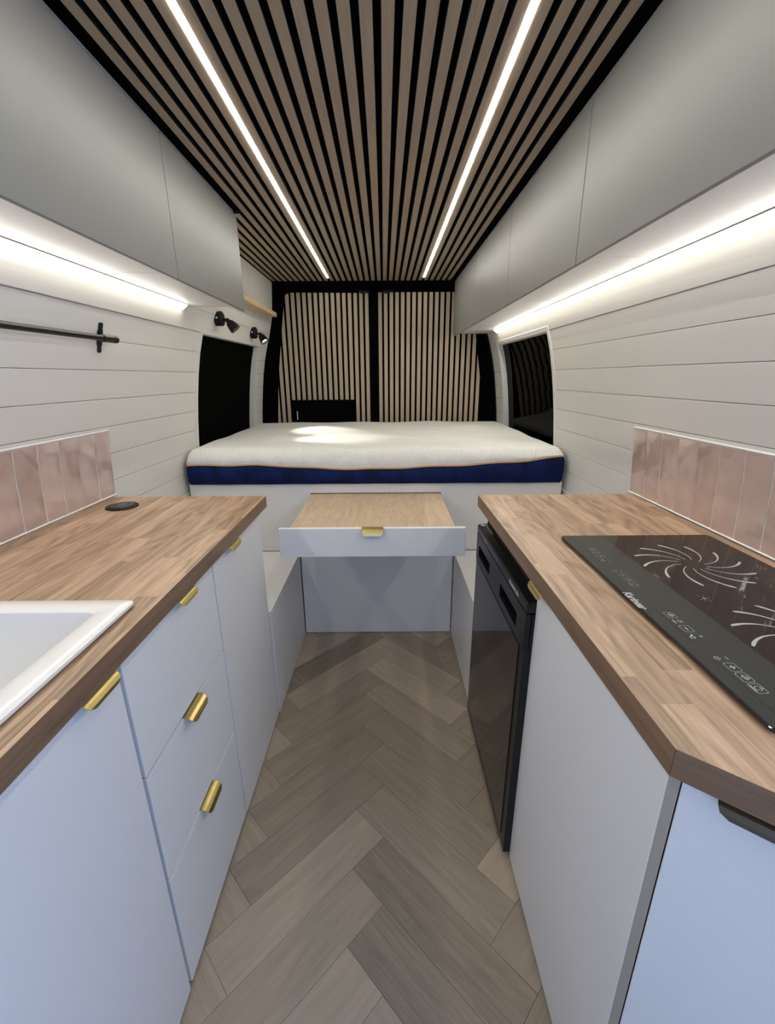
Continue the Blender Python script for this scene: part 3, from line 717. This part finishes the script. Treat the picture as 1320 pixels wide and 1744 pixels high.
for f_, k in ((0, -.001), (.15, .004), (.5, .007), (.85, .005), (1, -.006)):
    lp = []
    for c in lastring:
        z = c.z-.004-(c.z-.004-.807)*f_; kk = k+.002*math.sin(c.x*17+f_*3)*(0 < f_ < 1)
        x, y = c.x, c.y
        if y < my0+.02: y -= kk
        if x < mx0+.01: x -= kk*.4
        if x > mx1-.01: x += kk*.4
        lp.append((x, y, z))
    loops.append(lp)
loft(bm, loops, False, True); fin('side_band', bm, M['navy'], mt, smooth=True)
bm = bmesh.new()
for dz in (-.0005, -.0045):
    loops = []
    for i, c in enumerate(lastring):
        nv = Vector((c.x-cxm, 0, 0)).normalized() if abs(c.y-my0) > .02 else Vector((0, -1, 0))
        ctr = Vector((c.x, c.y, c.z+dz))+nv*.0012
        if abs(c.y-my1) < .005: ctr.y = my1-.002
        a = 2*PI
        loops.append([ctr+nv*.0019*math.cos(a*k/6)+Vector((0, 0, .0019*math.sin(a*k/6))) for k in range(6)])
    loops.append(loops[0]); loft(bm, loops)
fin('piping', bm, M['pipe'], mt, smooth=True)

# ------------------------------------------------------------------ wall cupboards
ZB, ZCAB = 1.560, 1.578
def upper(s, y0, y1, xf, label, group, gap1=True):
    yc = (y0+y1)/2
    t_ = thing('wall_cupboard', label, 'cupboard', (sk(xf, yc)+s*.12, yc, ZB), group)
    bm = bmesh.new()
    pts0 = [(sk(xf+s*.0115, y0), y0+.001, ZCAB), (wx(s, ZCAB, y0, -.002), y0+.001, ZCAB), (wx(s, 1.7, y0, -.002), y0+.001, 1.7), (wx(s, 1.93, y0, -.002), y0+.001, 1.929), (sk(xf+s*.0115, y0), y0+.001, 1.929)]
    pts1 = [(sk(xf+s*.0115, y1), y1-.001, ZCAB), (wx(s, ZCAB, y1, -.002), y1-.001, ZCAB), (wx(s, 1.7, y1, -.002), y1-.001, 1.7), (wx(s, 1.93, y1, -.002), y1-.001, 1.929), (sk(xf+s*.0115, y1), y1-.001, 1.929)]
    loft(bm, [pts0, pts1], True, True); fin('carcass', bm, M['cab'], t_)
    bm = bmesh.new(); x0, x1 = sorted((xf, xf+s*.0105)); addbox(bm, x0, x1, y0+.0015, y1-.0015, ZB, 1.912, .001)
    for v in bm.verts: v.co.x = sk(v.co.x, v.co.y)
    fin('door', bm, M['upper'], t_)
    return t_
GU = 'white cupboards along the hob side'
upper(-1, .30, 1.380, -.592, 'long white wall cupboard above the sink, running out of view', 'white cupboards along the sink side')
upper(-1, 1.380, 2.005, -.592, 'white wall cupboard nearer the bed on the sink side', 'white cupboards along the sink side')
for a, b_, lb in ((.42, 1.242, 'large white wall cupboard above the black hob, nearest the viewer'), (1.242, 1.902, 'second white wall cupboard along the hob side'), (1.902, 2.572, 'third white wall cupboard, above the near end of the bed'), (2.572, 3.285, 'last white wall cupboard on the hob side, beside the rear doors')):
    upper(1, a, b_, .488, lb, GU)
# pine shelf past the end of the left cupboards
sh = bmesh.new()
def shp(y, z, o): return (wx(-1, z, y, -.0015), y, z) if o else (-.745, y, z)
loft(sh, [[shp(y, 1.684, 1), shp(y, 1.711, 1), (-.745, y, 1.711), (-.745, y, 1.684)] for y in (2.008, 3.20)], True, True)
bmesh.ops.bevel(sh, geom=list(sh.edges), offset=.001, segments=1, affect='EDGES')
o = fin('shelf', sh, M['shelf'], None); c = Vector((-.78, 2.6, 1.684)); o.data.transform(Matrix.Translation(-c)); o.location = c
tag(o, 'narrow pale wooden shelf on the wall beside the rear doors', 'shelf')

# under-cupboard light tubes
def ledtube(s, y0, y1, label):
    t_ = thing('light_tube', label, 'light tube', (wx(s, 1.56, 1.4, -.02), (y0+y1)/2, 1.56), 'light tubes under the wall cupboards')
    def pt(y, o, z): return (wx(s, z, y, o), y, z)
    bm = bmesh.new(); loft(bm, [[pt(y, -.024, 1.5775), pt(y, -.001, 1.5775), pt(y, -.001, 1.558), pt(y, -.003, 1.558), pt(y, -.0225, 1.5755)] for y in (y0, y1)], True, True); fin('profile', bm, M['alu'], t_)
    bm = bmesh.new(); loops = []
    for y in (y0-.001, y1+.001):
        lp = [Vector(pt(y, -.0222, 1.5750))]
        for k in range(5):
            a = k/4; p = Vector(pt(y, -.0222, 1.5750)).lerp(Vector(pt(y, -.0035, 1.5575)), a); bul = .0012*math.sin(PI*a); lp.append(p+Vector((-s*bul*.7, 0, -bul*.7)))
        lp.append(Vector(pt(y, -.0035, 1.5575))); loops.append(lp[1:])
    loft(bm, loops, True, True); fin('diffuser', bm, M['tube'], t_)
ledtube(-1, -.3, 1.93, 'glowing light tube under the wall cupboard above the sink')
ledtube(1, .2, 3.02, 'glowing light tube under the wall cupboards above the hob')

# ------------------------------------------------------------------ towel rail
rl = thing('towel_rail', 'black metal rail on the white boarded wall above the sink', 'rail', (-.88, 1.2, 1.405))
def bracket(y):
    x0 = wx(-1, 1.405, y)
    bm = bmesh.new(); loops = []
    pr = [(-.043, .0025), (-.042, .0055), (-.036, .007), (-.026, .006), (-.018, .0085), (0, .0095), (.018, .0085), (.026, .006), (.036, .007), (.042, .0055), (.043, .0025)]
    prism(bm, [(y+w_*1.35, 1.41+z_) for z_, w_ in pr]+[(y-w_*1.35, 1.41+z_) for z_, w_ in reversed(pr)], 'x', 0, .006, 0)
    for v in bm.verts: v.co.x = wx(-1, v.co.z, y, -.0005) + v.co.x
    tube(bm, (x0+.003, y, 1.407), (-.850, y, 1.407), .0075)
    return fin('bracket', bm, M['matblack'], rl)
bracket(1.425); bracket(.55)
bm = bmesh.new(); lathe(bm, (-.850, .40, 1.4045), (0, 1, .002), ((0, .0085), (1.0, .0085)), 20); fin('bar', bm, M['matblack'], rl, smooth=True)
bm = bmesh.new(); lathe(bm, (-.850, 1.385, 1.4065), (0, 1, 0), ((0, .009), (.004, .011), (.05, .011), (.054, .0092), (.056, .0110), (.070, .0110), (.073, .007)), 20)
fin('bar_end', bm, M['matblack'], rl)

# ------------------------------------------------------------------ reading lamps
def lamp(y, z, aim, label):
    xw = wx(-1, z, y)
    t_ = thing('reading_lamp', label, 'lamp', (xw, y, z), 'black reading lamps over the bed')
    bm = bmesh.new(); lathe(bm, (xw-.004, y, z), (1, 0, 0), ((0, .034), (.030, .034), (.034, .031)), 32); fin('wall_base', bm, M['matblack'], t_)
    bm = bmesh.new(); lathe(bm, (xw+.012, y-.0345, z+.001), (0, -1, 0), ((0, .0045), (.002, .004), (.0025, .002)), 12); fin('switch', bm, M['ceramic'], t_)
    J = Vector((xw+.052, y-.002, z-.008)); d_ = Vector(aim).normalized()
    bm = bmesh.new(); tube(bm, (xw+.030, y, z-.004), J, .0045); lathe(bm, J+Vector((0, -.011, 0)), (0, 1, 0), ((0, .009), (.022, .009)), 16); fin('arm', bm, M['matblack'], t_)
    bm = bmesh.new(); lathe(bm, J, d_, ((-.006, .010), (.010, .0125), (.012, .018), (.028, .023), (.052, .0265), (.056, .0262), (.056, .0235), (.040, .0205)), 28); hd = fin('lamp_head', bm, M['matblack'], t_)
    bm = bmesh.new(); lathe(bm, J+d_*.040, d_, ((0, .0195), (.002, .018), (.003, .001)), 20); fin('lens', bm, M['lens'], hd)
    ld = bpy.data.lights.new('reading_spot', 'SPOT'); ld.energy = E_SPOT; ld.color = (1, .97, .86); ld.spot_size = math.radians(38); ld.spot_blend = .8; ld.shadow_soft_size = .012
    lo = bpy.data.objects.new('reading_spot', ld); COL.objects.link(lo); lo.parent = t_; lo.location = J+d_*.058-wloc(t_)
    lo.rotation_euler = d_.to_track_quat('-Z', 'Y').to_euler()
lamp(2.305, 1.568, (.42, .05, -.50), 'black reading lamp nearer the viewer, over the window on the sink side')
lamp(2.885, 1.556, (.33, -.14, -.50), 'black reading lamp nearer the rear doors, over the window edge')
